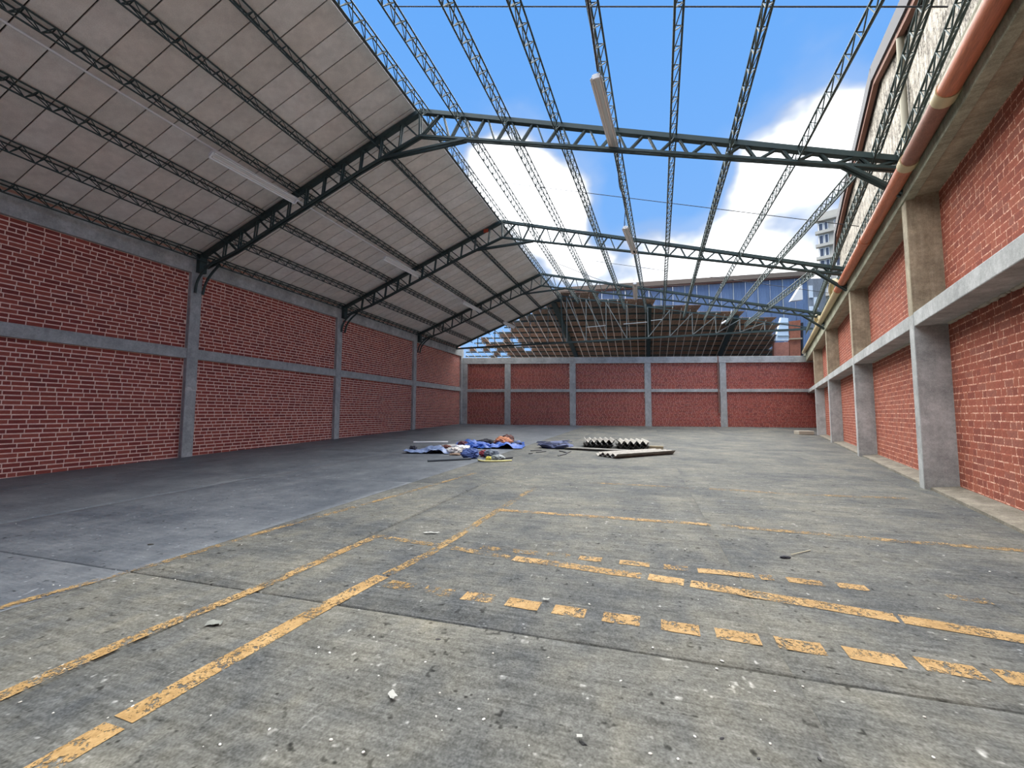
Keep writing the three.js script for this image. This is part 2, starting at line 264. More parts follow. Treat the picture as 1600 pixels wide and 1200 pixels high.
function layBricks(group, list, face, tones) {
  group.updateMatrixWorld(true); const mats = brickMats(tones);
  list.forEach((b) => { const c = [[b[0], b[2]], [b[1], b[2]], [b[1], b[3]], [b[0], b[3]]].map(([u, y]) => toPixel(V(u, y, face).applyMatrix4(group.matrixWorld))); let a = 0; for (let i = 0; i < 4; i++) { const p = c[i], q = c[(i + 1) % 4]; a += p[0] * q[1] - q[0] * p[1]; } const m = c[0];
    b.big = c.every((p) => p[2] > 0.3 && p[0] > -5 && p[0] < 1605 && p[1] > -5 && p[1] < 1205) && (m[1] < toFloorRow(group, b)) ? Math.abs(a) : 0; });
  const order = list.slice().sort((p, q) => q.big - p.big);
  order.slice(0, 300).forEach((b) => { const m = mesh('brick', unitBrick, mats[b[4]], group); m.scale.set(b[1] - b[0], b[3] - b[2], 0.04); m.position.set((b[0] + b[1]) / 2, (b[2] + b[3]) / 2, face - 0.02 + b[5]); });
  const pos = [], nor = [], uv = [], col = [], rest = order.slice(300), lin = tones.map((t) => C(...t));
  const quad = (p, n, c, l, h) => { for (const k of [0, 1, 2, 0, 2, 3]) { pos.push(...p[k]); nor.push(...n); uv.push(k === 1 || k === 2 ? 1 : 0, k > 1 ? 1 : 0); col.push(c.r, c.g, c.b); } };
  for (const [a, b, y, t, m, d] of rest) {
    const f = face + d, k = face - 0.02, c = lin[m];
    quad([[a, y, f], [b, y, f], [b, t, f], [a, t, f]], [0, 0, 1], c); quad([[a, t, f], [b, t, f], [b, t, k], [a, t, k]], [0, 1, 0], c); quad([[a, y, k], [b, y, k], [b, y, f], [a, y, f]], [0, -1, 0], c);
    quad([[a, y, k], [a, y, f], [a, t, f], [a, t, k]], [-1, 0, 0], c); quad([[b, y, f], [b, y, k], [b, t, k], [b, t, f]], [1, 0, 0], c);
  }
  const g = new THREE.BufferGeometry(); g.setAttribute('position', new THREE.Float32BufferAttribute(pos, 3)); g.setAttribute('normal', new THREE.Float32BufferAttribute(nor, 3)); g.setAttribute('uv', new THREE.Float32BufferAttribute(uv, 2)); g.setAttribute('color', new THREE.Float32BufferAttribute(col, 3));
  const o = mesh('brickwork', g, std({ vertexColors: true, map: brickGrain, bumpMap: brickBump, bumpScale: 0.004, roughness: 0.92 }), group); o.userData.kind = 'stuff';
}
function toFloorRow(group, b) { const p = V((b[0] + b[1]) / 2, b[2], 0).applyMatrix4(group.matrixWorld); return p.y > floorY(p.x, p.z) ? 1e9 : -1e9; }
const conc = (w, h, d, x, y, z, s = 2) => metreUV(rbox(w, h, d, 0.012, x, y, z), s, x * 0.37 % 1, y * 0.21);

// left wall: local x runs away from the camera, local z into the hall; z = 0 is the brick face
{
  const g = structure('wall_left', 'long shaded red brick wall with grey concrete columns under the panelled roof', 'wall', V(XL - 0.1, 0, 0), Math.PI / 2);
  const cols = [-3.4, 2.2, 7.85, 13.45, 19.2, 25.15], u0 = -7.0, u1 = 25.4, list = [];
  mesh('mortar', metreUV(box(u1 - u0, 6.2, 0.25, (u0 + u1) / 2, 2.5, -0.1265), 1), M.mortarPink, g);
  reseed(1001);
  const edges = [u0, ...cols, u1];
  for (let i = 0; i < edges.length - 1; i++) { const a = edges[i] + (i ? 0.15 : 0), b = edges[i + 1] - (i < cols.length ? 0.15 : 0); if (b - a < 0.2) continue; brickList(a, b, -0.42, 2.60, list, 0.16, 0.0095, 0.0125); brickList(a, b, 2.88, 4.97, list, 0.16, 0.0095, 0.0125); }
  layBricks(g, list, 0.003, tonesLeft);
  cols.forEach((u, i) => {
    const c = mesh('column', conc(0.29, 6.4, 0.42, u, 2.3, -0.1), M.concrete, g);
    if (i === 2) { const band = mesh('paint_band', box(0.292, 0.10, 0.01, u, 1.78, 0.106), std({ color: C(214, 214, 210), alphaMap: texture(256, (k, d, o) => { d[o] = d[o + 1] = d[o + 2] = c8(190 + fb[k % 262144] * 4); }), transparent: true }), c); band.userData.label = 'white paint smear'; }
  });
  mesh('mid_beam', conc(u1 - u0, 0.28, 0.34, (u0 + u1) / 2, 2.74, -0.085), M.concrete, g);
  mesh('eave_beam', conc(u1 - u0, 0.46, 0.36, (u0 + u1) / 2, 5.2, -0.085), M.concrete, g);
}
// right wall: local x comes toward the camera
{
  const n = V(-1, 0, -0.2603).normalize(), g = structure('wall_right', 'sunlit orange red brick wall with deep concrete columns and beams', 'wall', V(1.9188, 0, 0).addScaledVector(n, -0.38), Math.atan2(n.x, n.z));
  const k = 1.0333, cols = [25.4, 19.4, 13.4, 7.95, 2.3, -3.3].map((q) => -q * k), u0 = -33.2 * k, u1 = 7, list = [];
  mesh('mortar', metreUV(box(u1 - u0, 6.4, 0.25, (u0 + u1) / 2, 2.1, -0.1247), 1), M.mortarPale, g);
  reseed(2002);
  const edges = [u0, ...cols, u1];
  for (let i = 0; i < edges.length - 1; i++) { const a = edges[i] + (i ? 0.12 : 0), b = edges[i + 1] - (i < cols.length ? 0.12 : 0); brickList(a, b, 0.03, 2.50, list, 0.42, 0.0075, 0.007, 0.35); brickList(a, b, 2.71, 4.53, list, 0.42, 0.0075, 0.007, 0.35); }
  layBricks(g, list, 0.0012, tonesRight);
  for (const u of cols) { mesh('column', conc(0.24, 3.0, 0.5, u, 1.2, 0.13), M.concrete, g); mesh('upper_column', conc(0.238, 2.2, 0.498, u, 3.72, 0.13), M.bareConcrete, g); }
  mesh('mid_beam', conc(u1 - u0, 0.22, 0.49, (u0 + u1) / 2, 2.61, 0.125), M.concrete, g);
  mesh('eave_beam', conc(u1 - u0, 0.70, 0.13, (u0 + u1) / 2, 4.86, 0.335), M.greenConcrete, g); mesh('soffit', conc(u1 - u0, 0.66, 0.42, (u0 + u1) / 2, 4.88, 0.06), M.bareConcrete, g);
  // squeezed mortar lumps under the mid beam
  reseed(909); const lumps = []; for (let q = 3.2; q < 13; q += rr(0.05, 0.12)) { if (Math.abs(q - 7.95) < 0.2) continue; const s = new THREE.IcosahedronGeometry(rr(0.02, 0.038), 1); s.scale(rr(1.2, 2), 0.8, 0.8); s.translate(-q * k, 2.49, 0.03); lumps.push(s); }
  mesh('squeezed_mortar', merge(lumps), M.mortarLump, g).userData.kind = 'stuff';
  const kerb = []; for (let i = 0; i < edges.length - 1; i++) { const a = edges[i] + 0.12, b = edges[i + 1] - 0.12; if (b - a < 0.3) continue; const s = new THREE.Shape([new THREE.Vector2(-0.05, -0.3), new THREE.Vector2(0.36, -0.3), new THREE.Vector2(0.31, 0.07), new THREE.Vector2(0.0, 0.11), new THREE.Vector2(-0.05, 0.11)]); const e = new THREE.ExtrudeGeometry(s, { depth: b - a, bevelEnabled: false, steps: 10 }); e.rotateY(Math.PI / 2); e.scale(1, 1, -1); e.translate(a, 0, 0); kerb.push(e); }
  kerb.forEach((e) => mesh('kerb', metreUV(e, 2), M.kerb, g));
}
// back wall: local x from the left corner to the right corner
{
  const g = structure('wall_back', 'dim red brick end wall divided by grey concrete posts and beams', 'wall', backO.clone(), backAngle);
  const cols = [0.12, 3.05, 7.38, 12.27, 17.04], u0 = -0.3, u1 = 24.2, list = [];
  mesh('mortar', metreUV(box(u1 - u0, 5.6, 0.25, (u0 + u1) / 2, 2.0, -0.132), 1), M.mortarPink, g);
  reseed(3003); const edges = [u0, ...cols, u1];
  for (let i = 0; i < edges.length - 1; i++) { const a = edges[i] + (i ? 0.2 : 0), b = edges[i + 1] - (i < cols.length ? 0.2 : 0); if (b - a < 0.2) continue; brickList(a, b, 0.2, 2.55, list, 0.25); brickList(a, b, 2.76, 4.46, list, 0.25); }
  layBricks(g, list, 0.004, tonesLeft);
  for (const u of cols) mesh('column', conc(0.4, 4.9, 0.34, u, 2.43, -0.06), M.concrete, g);
  mesh('mid_beam', conc(u1 - u0, 0.2, 0.3, (u0 + u1) / 2, 2.655, -0.06), M.concrete, g);
  mesh('eave_beam', conc(u1 - u0, 0.42, 0.36, (u0 + u1) / 2, 4.67, -0.06), M.concrete, g);
  mesh('drain_pipe', capRod(V(16.75, 1.2, 0.1), V(16.75, 4.9, 0.1), 0.045), std({ color: C(122, 92, 84) }), g);
}
// the hall is closed behind the camera
{
  const g = structure('wall_front', 'plain brick wall closing the hall behind the viewer', 'wall');
  mesh('panel', metreUV(box(13.4, 5.8, 0.25, -5.4, 2.5, 6.6), 1), std({ color: C(150, 84, 70), map: brickGrain }), g);
}

// ------------------------------------------------------------------ roof steel
const frameZ = [7.9, 13.6, 19.5, 24.2], eaveR = 5.27;
const slopeR = (q) => (RIDGE[1] - eaveR) / (WALLX(Math.max(q, 7.9)) - RIDGE[0]);
const topR = (x, q) => RIDGE[1] - slopeR(q) * (x - RIDGE[0]);
const slopeL = (RIDGE[1] - 5.5) / (RIDGE[0] - XL), topL = (x) => RIDGE[1] - slopeL * (RIDGE[0] - x);
const yTop = (x, q) => x < RIDGE[0] ? topL(x) : topR(x, q);

// left roof: flat panels between the purlins, under a roof sheet
const leftPurlins = [-11.62, -10.63, -9.42, -8.27, -7.17, -6.03, -4.93];
{
  const g = structure('ceiling', 'pitched roof lined with pale grey ceiling panels with dark joints', 'ceiling');
  const PW = 0.435, t = V(1, slopeL, 0).normalize(), n = V(-slopeL, 1, 0).normalize(), rows = [[-11.78, -10.63], ...leftPurlins.slice(1, -1).map((x, i) => [x, leftPurlins[i + 2]])];
  reseed(404); const rest = [];
  const put = (x0, x1, z0, z1) => { const a = V(x0, topL(x0), 0), b = V(x1, topL(x1), 0), L = a.distanceTo(b) - 0.006, e = new THREE.BoxGeometry(L, 0.02, z0 - z1 - 0.02); const m = new THREE.Matrix4().makeBasis(t, n, V(0, 0, 1)).setPosition((x0 + x1) / 2 + n.x * 0.035, (a.y + b.y) / 2 + n.y * 0.035, (z0 + z1) / 2); e.applyMatrix4(m); return metreUV(e, 1.1, rnd(), rnd()); };
  for (let k = 0; k < 48; k++) for (const [x0, x1] of rows) mesh('panel', put(x0, x1, -3.42 - k * PW, -3.42 - (k + 1) * PW), M.panels[Math.floor(rnd() * 3)], g);
  for (let k = 1; k <= 23; k++) for (const [x0, x1] of rows) rest.push(put(x0, x1, -3.42 + k * PW, -3.42 + (k - 1) * PW));
  mesh('panels_beyond', merge(rest), M.panels[0], g).userData.kind = 'stuff';
  const a = V(-12.0, topL(-12.0), 0).addScaledVector(n, 0.09), b = V(-4.9, topL(-4.9), 0).addScaledVector(n, 0.09), e = new THREE.BoxGeometry(a.distanceTo(b), 0.05, 31.2);
  e.applyMatrix4(new THREE.Matrix4().makeBasis(t, n, V(0, 0, 1)).setPosition((a.x + b.x) / 2, (a.y + b.y) / 2, -8.9)); mesh('roof_sheet', e, M.roofSheet, g);
}

// lattice purlins: two top chords, one bottom chord, zigzag lacing
function purlin(name, label, group, xAt, yAt, qs, normal, mat) {
  const o = thing(name, label, 'purlin', V(0, 0, 0), 0, group), top1 = [], top2 = [], bot = [], lace = [];
  for (let i = 0; i < qs.length - 1; i++) {
    const P = (q) => V(xAt(q), yAt(xAt(q), q), -q), p0 = P(qs[i]), p1 = P(qs[i + 1]), d = p1.clone().sub(p0).normalize(), nn = normal.clone().addScaledVector(d, -normal.dot(d)).normalize(), t = d.clone().cross(nn).normalize();
    const A = (s, a) => p0.clone().lerp(p1, s).addScaledVector(t, a).addScaledVector(nn, -0.02), B = (s) => p0.clone().lerp(p1, s).addScaledVector(nn, -0.25);
    top1.push(rod(A(0, 0.055), A(1, 0.055), 0.016)); top2.push(rod(A(0, -0.055), A(1, -0.055), 0.016)); bot.push(rod(B(0), B(1), 0.016));
    const n = Math.round(p0.distanceTo(p1) / 0.32);
    for (let k = 0; k < n; k++) { const s0 = k / n, s1 = (k + 0.5) / n, s2 = (k + 1) / n; for (const a of [0.055, -0.055]) { lace.push(rod(A(s0, a), B(s1), 0.009, 4), rod(B(s1), A(s2, a), 0.009, 4)); } lace.push(rod(A(s0, 0.055), A(s0, -0.055), 0.009, 4)); }
  }
  mesh('top_chord', merge(top1), mat, o); mesh('top_chord', merge(top2), mat, o); mesh('bottom_chord', merge(bot), mat, o); mesh('lacing', merge(lace), mat, o);
}
const ord = ['first', 'second', 'third', 'fourth', 'fifth', 'sixth', 'seventh', 'eighth'];
const qAll = [-6, 2, ...frameZ];
leftPurlins.slice(0, 6).forEach((x, i) => purlin('lattice_purlin', i ? `dark lattice purlin under the ceiling panels, ${ord[i - 1]} up from the shaded wall` : 'dark lattice purlin lying along the top of the shaded brick wall', 'purlins under the panelled roof', () => x, (a) => topL(a), qAll, V(-slopeL, 1, 0).normalize(), M.steel));
const rightP = [[-4.62, 0], [-3.76, .04], [-2.66, .1], [-1.55, .2], [-.45, .22], [.6, .18], [1.59, .2], [2.63, .2]];
rightP.forEach(([x1, dr], i) => {
  const xAt = (q) => x1 + dr * (q - 7.9) / 5.7, start = i === 7 ? 3.4 : -6;
  purlin('lattice_purlin', i ? `green lattice purlin across the open sky, ${ord[i - 1]} down from the ridge` : 'green lattice purlin along the ridge beside the panel edge', 'purlins of the uncovered roof', xAt, topR, [start, ...qAll.filter((q) => q > start)], V(slopeR(13), 1, 0).normalize(), M.steel);
});
purlin('lattice_purlin', 'green lattice purlin starting at the white banded truss beside the rough wall', 'purlins of the uncovered roof', (q) => 3.55 + 0.25 * (q - 7.9) / 5.7, topR, frameZ, V(slopeR(13), 1, 0).normalize(), M.steel);
purlin('lattice_purlin', 'short green lattice purlin starting at the orange tagged truss', 'purlins of the uncovered roof', (q) => 4.85 + 0.03 * (q - 13.6), topR, frameZ.slice(1), V(slopeR(13), 1, 0).normalize(), M.steel);
purlin('lattice_purlin', 'green lattice purlin running along the sunlit wall, inner of the pair', 'eave purlins beside the sunlit wall', (q) => WALLX(q) - 0.30, (x, q) => topR(x, q) + 0.1, [-4, 2, ...frameZ], V(0.3, 1, 0).normalize(), M.steel);
purlin('lattice_purlin', 'green lattice purlin running along the sunlit wall, on the beam edge', 'eave purlins beside the sunlit wall', (q) => WALLX(q) + 0.02, (x, q) => topR(x, q) + 0.14, [-4, 2, ...frameZ], V(0.3, 1, 0).normalize(), M.steel);

// main trusses
function truss(q, label, orange) {
  const o = thing('roof_truss', label, 'truss', V(0, 0, -q), 0, 'portal trusses across the hall'), xr = WALLX(q) - 0.05, s = slopeR(q), P = (x, y) => V(x, y, 0);
  const top = (x) => yTop(x, q) - 0.06, dep = (x) => x < RIDGE[0] ? 0.58 + 0.06 * clamp((x + 6.5) / 1.7, 0, 1) - 0.14 * clamp((-10.4 - x) / 1.3, 0, 1) : 0.66 - 0.44 * (x - RIDGE[0]) / (xr - RIDGE[0]), bot = (x) => yTop(x, q) - dep(x);
  const pair = (p0, p1, w, gap, up = V(0, 0, 1)) => merge([-1, 1].map((k) => bar(p0.clone().setZ(k * gap), p1.clone().setZ(k * gap), w, w, up)));
  mesh('top_chord', merge([bar(P(XL + 0.02, top(XL)), P(RIDGE[0], top(RIDGE[0])), 0.12, 0.1), box(0.02, 0.02, 0.02, XL, top(XL), 0)]), M.steel, o);
  mesh('top_chord', bar(P(RIDGE[0], top(RIDGE[0])), P(xr, top(xr)), 0.12, 0.09), M.steel, o);
  const bl = [XL + 0.25, -10.4, -6.5, RIDGE[0]], br = [RIDGE[0], (RIDGE[0] + xr) / 2, xr];
  mesh('bottom_chord', merge(bl.slice(1).map((x, i) => pair(P(bl[i], bot(bl[i])), P(x, bot(x)), 0.045, 0.04))), M.steel, o);
  mesh('bottom_chord', merge(br.slice(1).map((x, i) => pair(P(br[i], bot(br[i])), P(x, bot(x)), 0.045, 0.04))), M.steel, o);
  mesh('ridge_post', pair(P(RIDGE[0], top(RIDGE[0])), P(RIDGE[0], bot(RIDGE[0])), 0.04, 0.035), M.steel, o);
  mesh('ridge_tie', pair(P(RIDGE[0] - 1.0, bot(RIDGE[0] - 1.0) - 0.01), P(RIDGE[0] + 1.15, bot(RIDGE[0] + 1.15) - 0.01), 0.045, 0.05), M.steel, o);
  const nr = Math.round((xr - RIDGE[0]) / 0.55);
  for (let k = 0; k < nr; k++) {
    const x0 = RIDGE[0] + (xr - RIDGE[0]) * k / nr, x1 = RIDGE[0] + (xr - RIDGE[0]) * (k + 1) / nr, xb = x0 + 0.2;
    if (k) mesh('web_post', pair(P(x0 + 0.04, top(x0) - 0.03), P(xb, bot(xb)), 0.03, 0.03), M.steel, o);
    mesh('web_diagonal', pair(P(k ? xb + 0.05 : x0 + 0.04, bot(k ? xb : x0)), P(x1 - 0.05, top(x1) - 0.03), 0.03, 0.03), M.steel, o);
  }
  const nl = 12, xa = XL + 0.35;
  for (let k = 0; k < nl; k++) {
    const x1 = RIDGE[0] - (RIDGE[0] - xa) * k / nl, x0 = RIDGE[0] - (RIDGE[0] - xa) * (k + 1) / nl;
    mesh('web_diagonal', pair(P(x1 - 0.05, bot(x1)), P(x0 + 0.12, top(x0 + 0.12) - 0.03), 0.03, 0.03), M.steel, o);
    if (k < nl - 1) mesh('web_post', pair(P(x0 + 0.06, top(x0) - 0.03), P(x0, bot(x0)), 0.03, 0.03), M.steel, o);
  }
  for (const k of [-1, 1]) mesh('knee_bracket', tube([V(XL + 0.62, bot(XL + 0.62) - 0.02, k * 0.1), V(XL + 0.3, 4.98, k * 0.11), V(XL + 0.1, 4.72, k * 0.11), V(XL + 0.03, 4.42, k * 0.1)], 0.035, 12, 6), M.steel, o);
  mesh('column_plate', box(0.16, 0.5, 0.2, XL + 0.06, 5.25, 0), M.steel, o);
  mesh('knee_brace', pair(P(xr - 0.72, bot(xr - 0.72)), P(xr + 0.04, bot(xr - 0.72) - 0.62), 0.045, 0.045), M.steel, o);
  mesh('column_plate', box(0.08, 0.55, 0.24, xr + 0.02, 5.0, 0), M.steel, o);
  if (orange) { const f = mesh('warning_tag', box(0.18, 0.13, 0.02, -5.42, top(-5.42) - 0.06, 0.08), std({ color: C(178, 76, 48) }), o); f.userData.label = 'small orange tag'; }
}
truss(frameZ[0], 'green steel roof truss on the column with the white paint band');
truss(frameZ[1], 'green steel roof truss with a small orange tag beside its ridge', true);
truss(frameZ[2], 'green steel roof truss between the orange tagged truss and the gable truss');
// gable truss: slender posts and diagonals over one long tie
{
  const q = frameZ[3], o = thing('gable_truss', 'slender gable truss with long level tie above the brick end wall', 'truss', V(0, 0, -q)), xr = 7.95, top = (x) => x < RIDGE[0] ? topL(x) - 0.05 : 8.3 - (8.3 - 5.55) * (x - RIDGE[0]) / (xr - RIDGE[0]), tie = (x) => 5.36 + 0.012 * (x - XL) / 2;
  mesh('top_chord', bar(V(XL, topL(XL) - 0.05, 0), V(RIDGE[0], 8.12, 0), 0.09, 0.09), M.steel, o); mesh('top_chord', bar(V(RIDGE[0], top(RIDGE[0] + 0.001), 0), V(xr, top(xr), 0), 0.05, 0.05), M.steel, o);
  mesh('tie', bar(V(XL, tie(XL), 0), V(xr + 0.2, tie(xr), 0), 0.1, 0.1), M.steel, o);
  const xs = []; for (let x = -10.2; x < 7.2; x += 1.16) xs.push(x);
  xs.forEach((x, i) => {
    const m = M.webGrey, w = 0.04;
    mesh('post', bar(V(x, tie(x), 0), V(x, top(x), 0), w, w), m, o);
    if (i && i < xs.length - 1) { const nx = x < 0.2 ? x - 1.16 : x + 1.16; mesh('diagonal', bar(V(x, tie(x) + 0.03, 0.05), V(nx, top(nx) - 0.05, 0.05), w, w), m, o); }
  });
  for (const [a, b, y] of [[-3.2, -2.1, 6.25], [-1.1, 0.2, 6.3], [0.4, 1.0, 6.4]]) mesh('spacer', bar(V(a, y, 0.06), V(b, y + 0.03, 0.06), 0.035, 0.035), M.galv, o);
  const up = mesh('ridge_post', bar(V(-4.6, 5.45, 0.1), V(-4.75, 8.2, 0.1), 0.14, 0.05), M.steel, o);
}
// sag rods across the purlins
[[5.35, 'thin sag rod over the floor dashes, before the white banded truss'], [10.8, 'thin sag rod between the white banded truss and the orange tagged truss'], [16.6, 'thin sag rod just beyond the orange tagged truss']].forEach(([q, l]) => {
  const a = -3.8, b = WALLX(q) - 0.1; tag(mesh('sag_rod', rod(V(a, topR(a, q) - 0.02, -q), V(b, topR(b, q) + 0.05, -q - 0.05), 0.009, 6), M.cable), l, 'rod', 'sag rods of the uncovered roof');
});

// ------------------------------------------------------------------ fluorescent lamps and conduits
function lamp(p0, p1, label, mat, group, tilt = 0) {
  const mid = p0.clone().add(p1).multiplyScalar(0.5), o = thing('fluorescent_lamp', label, 'lamp', mid, 0, group), L = p0.distanceTo(p1), d = p1.clone().sub(p0); o.rotation.y = Math.atan2(d.x, d.z); o.scale.set(0.85, 1, 1); o.rotation.order = 'YXZ'; o.rotation.z = d.z > 0 ? tilt : -tilt;
  const s = new THREE.Shape([[-0.11, 0], [-0.045, 0.075], [0.045, 0.075], [0.11, 0], [0.1, 0], [0.04, 0.065], [-0.04, 0.065], [-0.1, 0]].map(([x, y]) => new THREE.Vector2(x, y)));
  const e = new THREE.ExtrudeGeometry(s, { depth: L, bevelEnabled: false }); e.translate(0, 0, -L / 2); mesh('reflector', e, mat, o);
  for (const x of [-0.055, 0.055]) mesh('tube', capRod(V(x, 0.02, -L / 2 + 0.05), V(x, 0.02, L / 2 - 0.05), 0.019, 10), M.tubeGlass, o);
  for (const k of [-1, 1]) { mesh('end_cap', box(0.14, 0.07, 0.03, 0, 0.03, k * (L / 2 - 0.01)), M.lampWhite, o); mesh('hanger', rod(V(0, 0.07, k * L * 0.35), V(0.05, 0.32, k * L * 0.35), 0.006), M.cable, o); }
}
const atY = (u, v, y) => onPlane(u, v, V(0, 1, 0), V(0, y, 0));
lamp(atY(330, 241, 6.4), atY(464, 315, 6.4), 'white twin tube lamp under the panels beside the white banded truss', M.lampWhite, 'tube lamps under the panelled roof', 0.75);
lamp(atY(602, 403, 6.4), atY(659, 433, 6.4), 'white twin tube lamp under the panels beside the orange tagged truss', M.lampWhite, 'tube lamps under the panelled roof', 0.75);
lamp(atY(725, 473, 6.4), atY(752, 487, 6.4), 'white twin tube lamp under the panels between the orange tagged and gable trusses', M.lampWhite, 'tube lamps under the panelled roof', 0.75);
lamp(atY(788, 504, 6.3), atY(804, 512, 6.3), 'white tube lamp beside the gable truss at the panel end', M.lampWhite, 'tube lamps under the panelled roof', 0.75);
lamp(atY(931, 122, 6.36), atY(961, 237, 6.36), 'grey tube lamp hanging against the sky at the white banded truss', M.lampWhite, 'tube lamps under the open sky');
lamp(atY(977, 357, 6.36), atY(992, 397, 6.36), 'grey tube lamp hanging against the sky at the orange tagged truss', M.lampWhite, 'tube lamps under the open sky');
lamp(atY(992, 444, 6.36), atY(993, 468, 6.36), 'grey tube lamp hanging in front of the gable posts', M.lampWhite, 'tube lamps under the open sky');
{ const o = thing('hanging_lamp', 'broken white lamp tilted down on the gable truss near the dark rafter', 'lamp', V(4.2, 6.1, -24.0)); o.rotation.set(0, 0, 0.55); mesh('housing', rbox(0.55, 0.08, 0.14, 0.02), M.lampWhite, o); mesh('arm', rod(V(0.25, 0.03, 0), V(0.55, 0.35, 0), 0.02), M.galv, o); }
[[[-1, 5.6], 'white conduit under the ceiling panels before the white banded truss', -8.5], [[8.0, 13.4], 'white conduit under the ceiling panels before the orange tagged truss', -8.45], [[13.8, 19.3], 'white conduit under the ceiling panels beyond the orange tagged truss', -8.42]].forEach(([[a, b], l, x]) => {
  const e = a < 0 ? 7.9 : b; tag(mesh('conduit', capRod(V(x, 6.62, -a), V(x + 0.05, 6.62, -e), 0.02, 8), M.lampWhite), l, 'conduit', 'conduits under the ceiling panels');
});
{ const x = -0.62; tag(mesh('conduit', capRod(V(x, 6.42, 3), V(x + 0.02, 6.45, -6.1), 0.018, 8), M.cable), 'dark conduit running to the grey lamp under the open sky', 'conduit'); tag(mesh('loose_wire', tube([V(-0.42, 6.4, -8.0), V(-0.46, 6.3, -9.2), V(-0.38, 6.46, -10.3), V(-0.46, 6.42, -11.6)], 0.012, 20, 5), M.cable), 'loose dark wire between the two grey lamps under the sky', 'wire'); }
{ const a = V(1.4, 6.2, -19.6), b = V(3.2, 5.9, -22); tag(mesh('loose_wire', tube([V(-3.4, 7.5, -16.8), V(-1, 6.5, -17.2), V(1.2, 6.3, -17.4), V(2.4, 6.25, -17.5)], 0.01, 24, 5), M.cable), 'sagging thin wire beyond the orange tagged truss', 'wire'); }

// ------------------------------------------------------------------ pipes along the right eave beam
{
  const k = 1.0333, n = V(-1, 0, -0.2603).normalize(), at = (q, y, o = 0.12) => V(1.9188 + 0.2603 * q, y, -q).addScaledVector(n, o), Y = (q) => 4.70 + 0.016 * (q - 5);
  const o = thing('drain_pipe', 'long orange and beige drain pipe fixed along the sunlit wall eave', 'pipe');
  const seg = (a, b, m, l) => { const s = mesh('pipe_length', capRod(at(a, Y(a)), at(b, Y(b)), 0.1, 18), m, o); if (l) s.userData.label = l; };
  seg(-3, 5.55, M.pipeOrange, 'orange pipe length'); seg(5.55, 7.0, M.pipeBrown, 'brown pipe length'); seg(7.0, 14.4, M.pipeOrange, 'orange pipe length'); seg(14.4, 30.6, M.pipeBeige, 'beige pipe length');
  for (const [q, m] of [[5.55, M.pipeBeige], [7.02, M.pipeBeige], [10.2, M.pipeOrange], [14.45, M.pipeBeige]]) mesh('coupling', capRod(at(q - 0.09, Y(q)), at(q + 0.09, Y(q)), 0.113, 18), m, o);
  for (const q of [13.9, 19.3]) mesh('elbow', tube([at(q, Y(q), 0.15), at(q + 0.2, Y(q) + 0.22, 0.2), at(q + 0.75, Y(q) + 0.3, 0.22), at(q + 1.25, Y(q) + 0.2, 0.2), at(q + 1.5, Y(q), 0.14)], 0.07, 16, 8), M.pipeBeige, o);
}

// ------------------------------------------------------------------ neighbouring buildings
// rough rendered wall above the sunlit wall
{
  const n = V(-1, 0, -0.2603).normalize(), k = 1.0333, g = thing('neighbour_wall', 'rough beige rendered gable wall rising above the sunlit brick wall', 'wall', V(1.9188, 0, 0).addScaledVector(n, -0.62), Math.atan2(n.x, n.z));
  const top = [[-3, 6.0], [9.05, 8.75], [11.8, 9.45], [14.2, 9.1], [16.7, 8.84], [19.1, 8.4], [19.75, 7.7], [19.8, 4.6]];
  const fs = field(1024, [[5, 5, 34], [26, 20, 40], [90, 60, 50], [300, 180, 46]], 811), fsv = field(1024, [[60, 6, 60], [160, 14, 40]], 831);
  const mat = std({ map: texture(1024, (i, d, o) => { const v = fs[i] * 0.9 + fsv[i] * 0.9, dk = -60 * smooth(-6, -34, fs[i]); d[o] = c8(132 + v + dk); d[o + 1] = c8(126 + v + dk); d[o + 2] = c8(115 + v * 0.95 + dk); }, true), bumpMap: greyTex(1024, fs, 1.2), bumpScale: 0.03 });
  const sh = new THREE.Shape([new THREE.Vector2(3 * k, 4.6), ...top.map(([q, y]) => new THREE.Vector2(-q * k, y))]); const e = new THREE.ExtrudeGeometry(sh, { depth: 0.3, bevelEnabled: false }); e.translate(0, 0, -0.3);
  mesh('rendered_wall', metreUV(e, 2.6), mat, g);
  const cop = std({ color: C(50, 51, 57), roughness: 0.75 }), brd = std({ color: C(112, 76, 62), roughness: 0.8 });
  for (let i = 0; i < 6; i++) { const a = V(-top[i][0] * k, top[i][1], 0), b = V(-top[i + 1][0] * k, top[i + 1][1], 0); mesh('coping', bar(a.clone().setZ(0), b.clone().setZ(0), 0.4, 0.34, V(0, 1, 0)), cop, g); mesh('fascia_board', bar(a.clone().add(V(0, -0.22, 0.1)), b.clone().add(V(0, -0.22, 0.1)), 0.1, 0.12, V(0, 1, 0)), brd, g); }
  mesh('vent_pipe', tube([V(-9.9 * k, 5.6, 0.08), V(-9.9 * k, 8.0, 0.08), V(-9.75 * k, 9.0, 0.1)], 0.06, 16, 8), std({ color: C(150, 146, 130) }), g);
  mesh('eave_strip', box(33, 0.22, 0.14, -13, 5.33, 0.33), std({ color: C(128, 130, 134), roughness: 0.6 }), g);  // plain grey strip running along the top of the eave beam
}
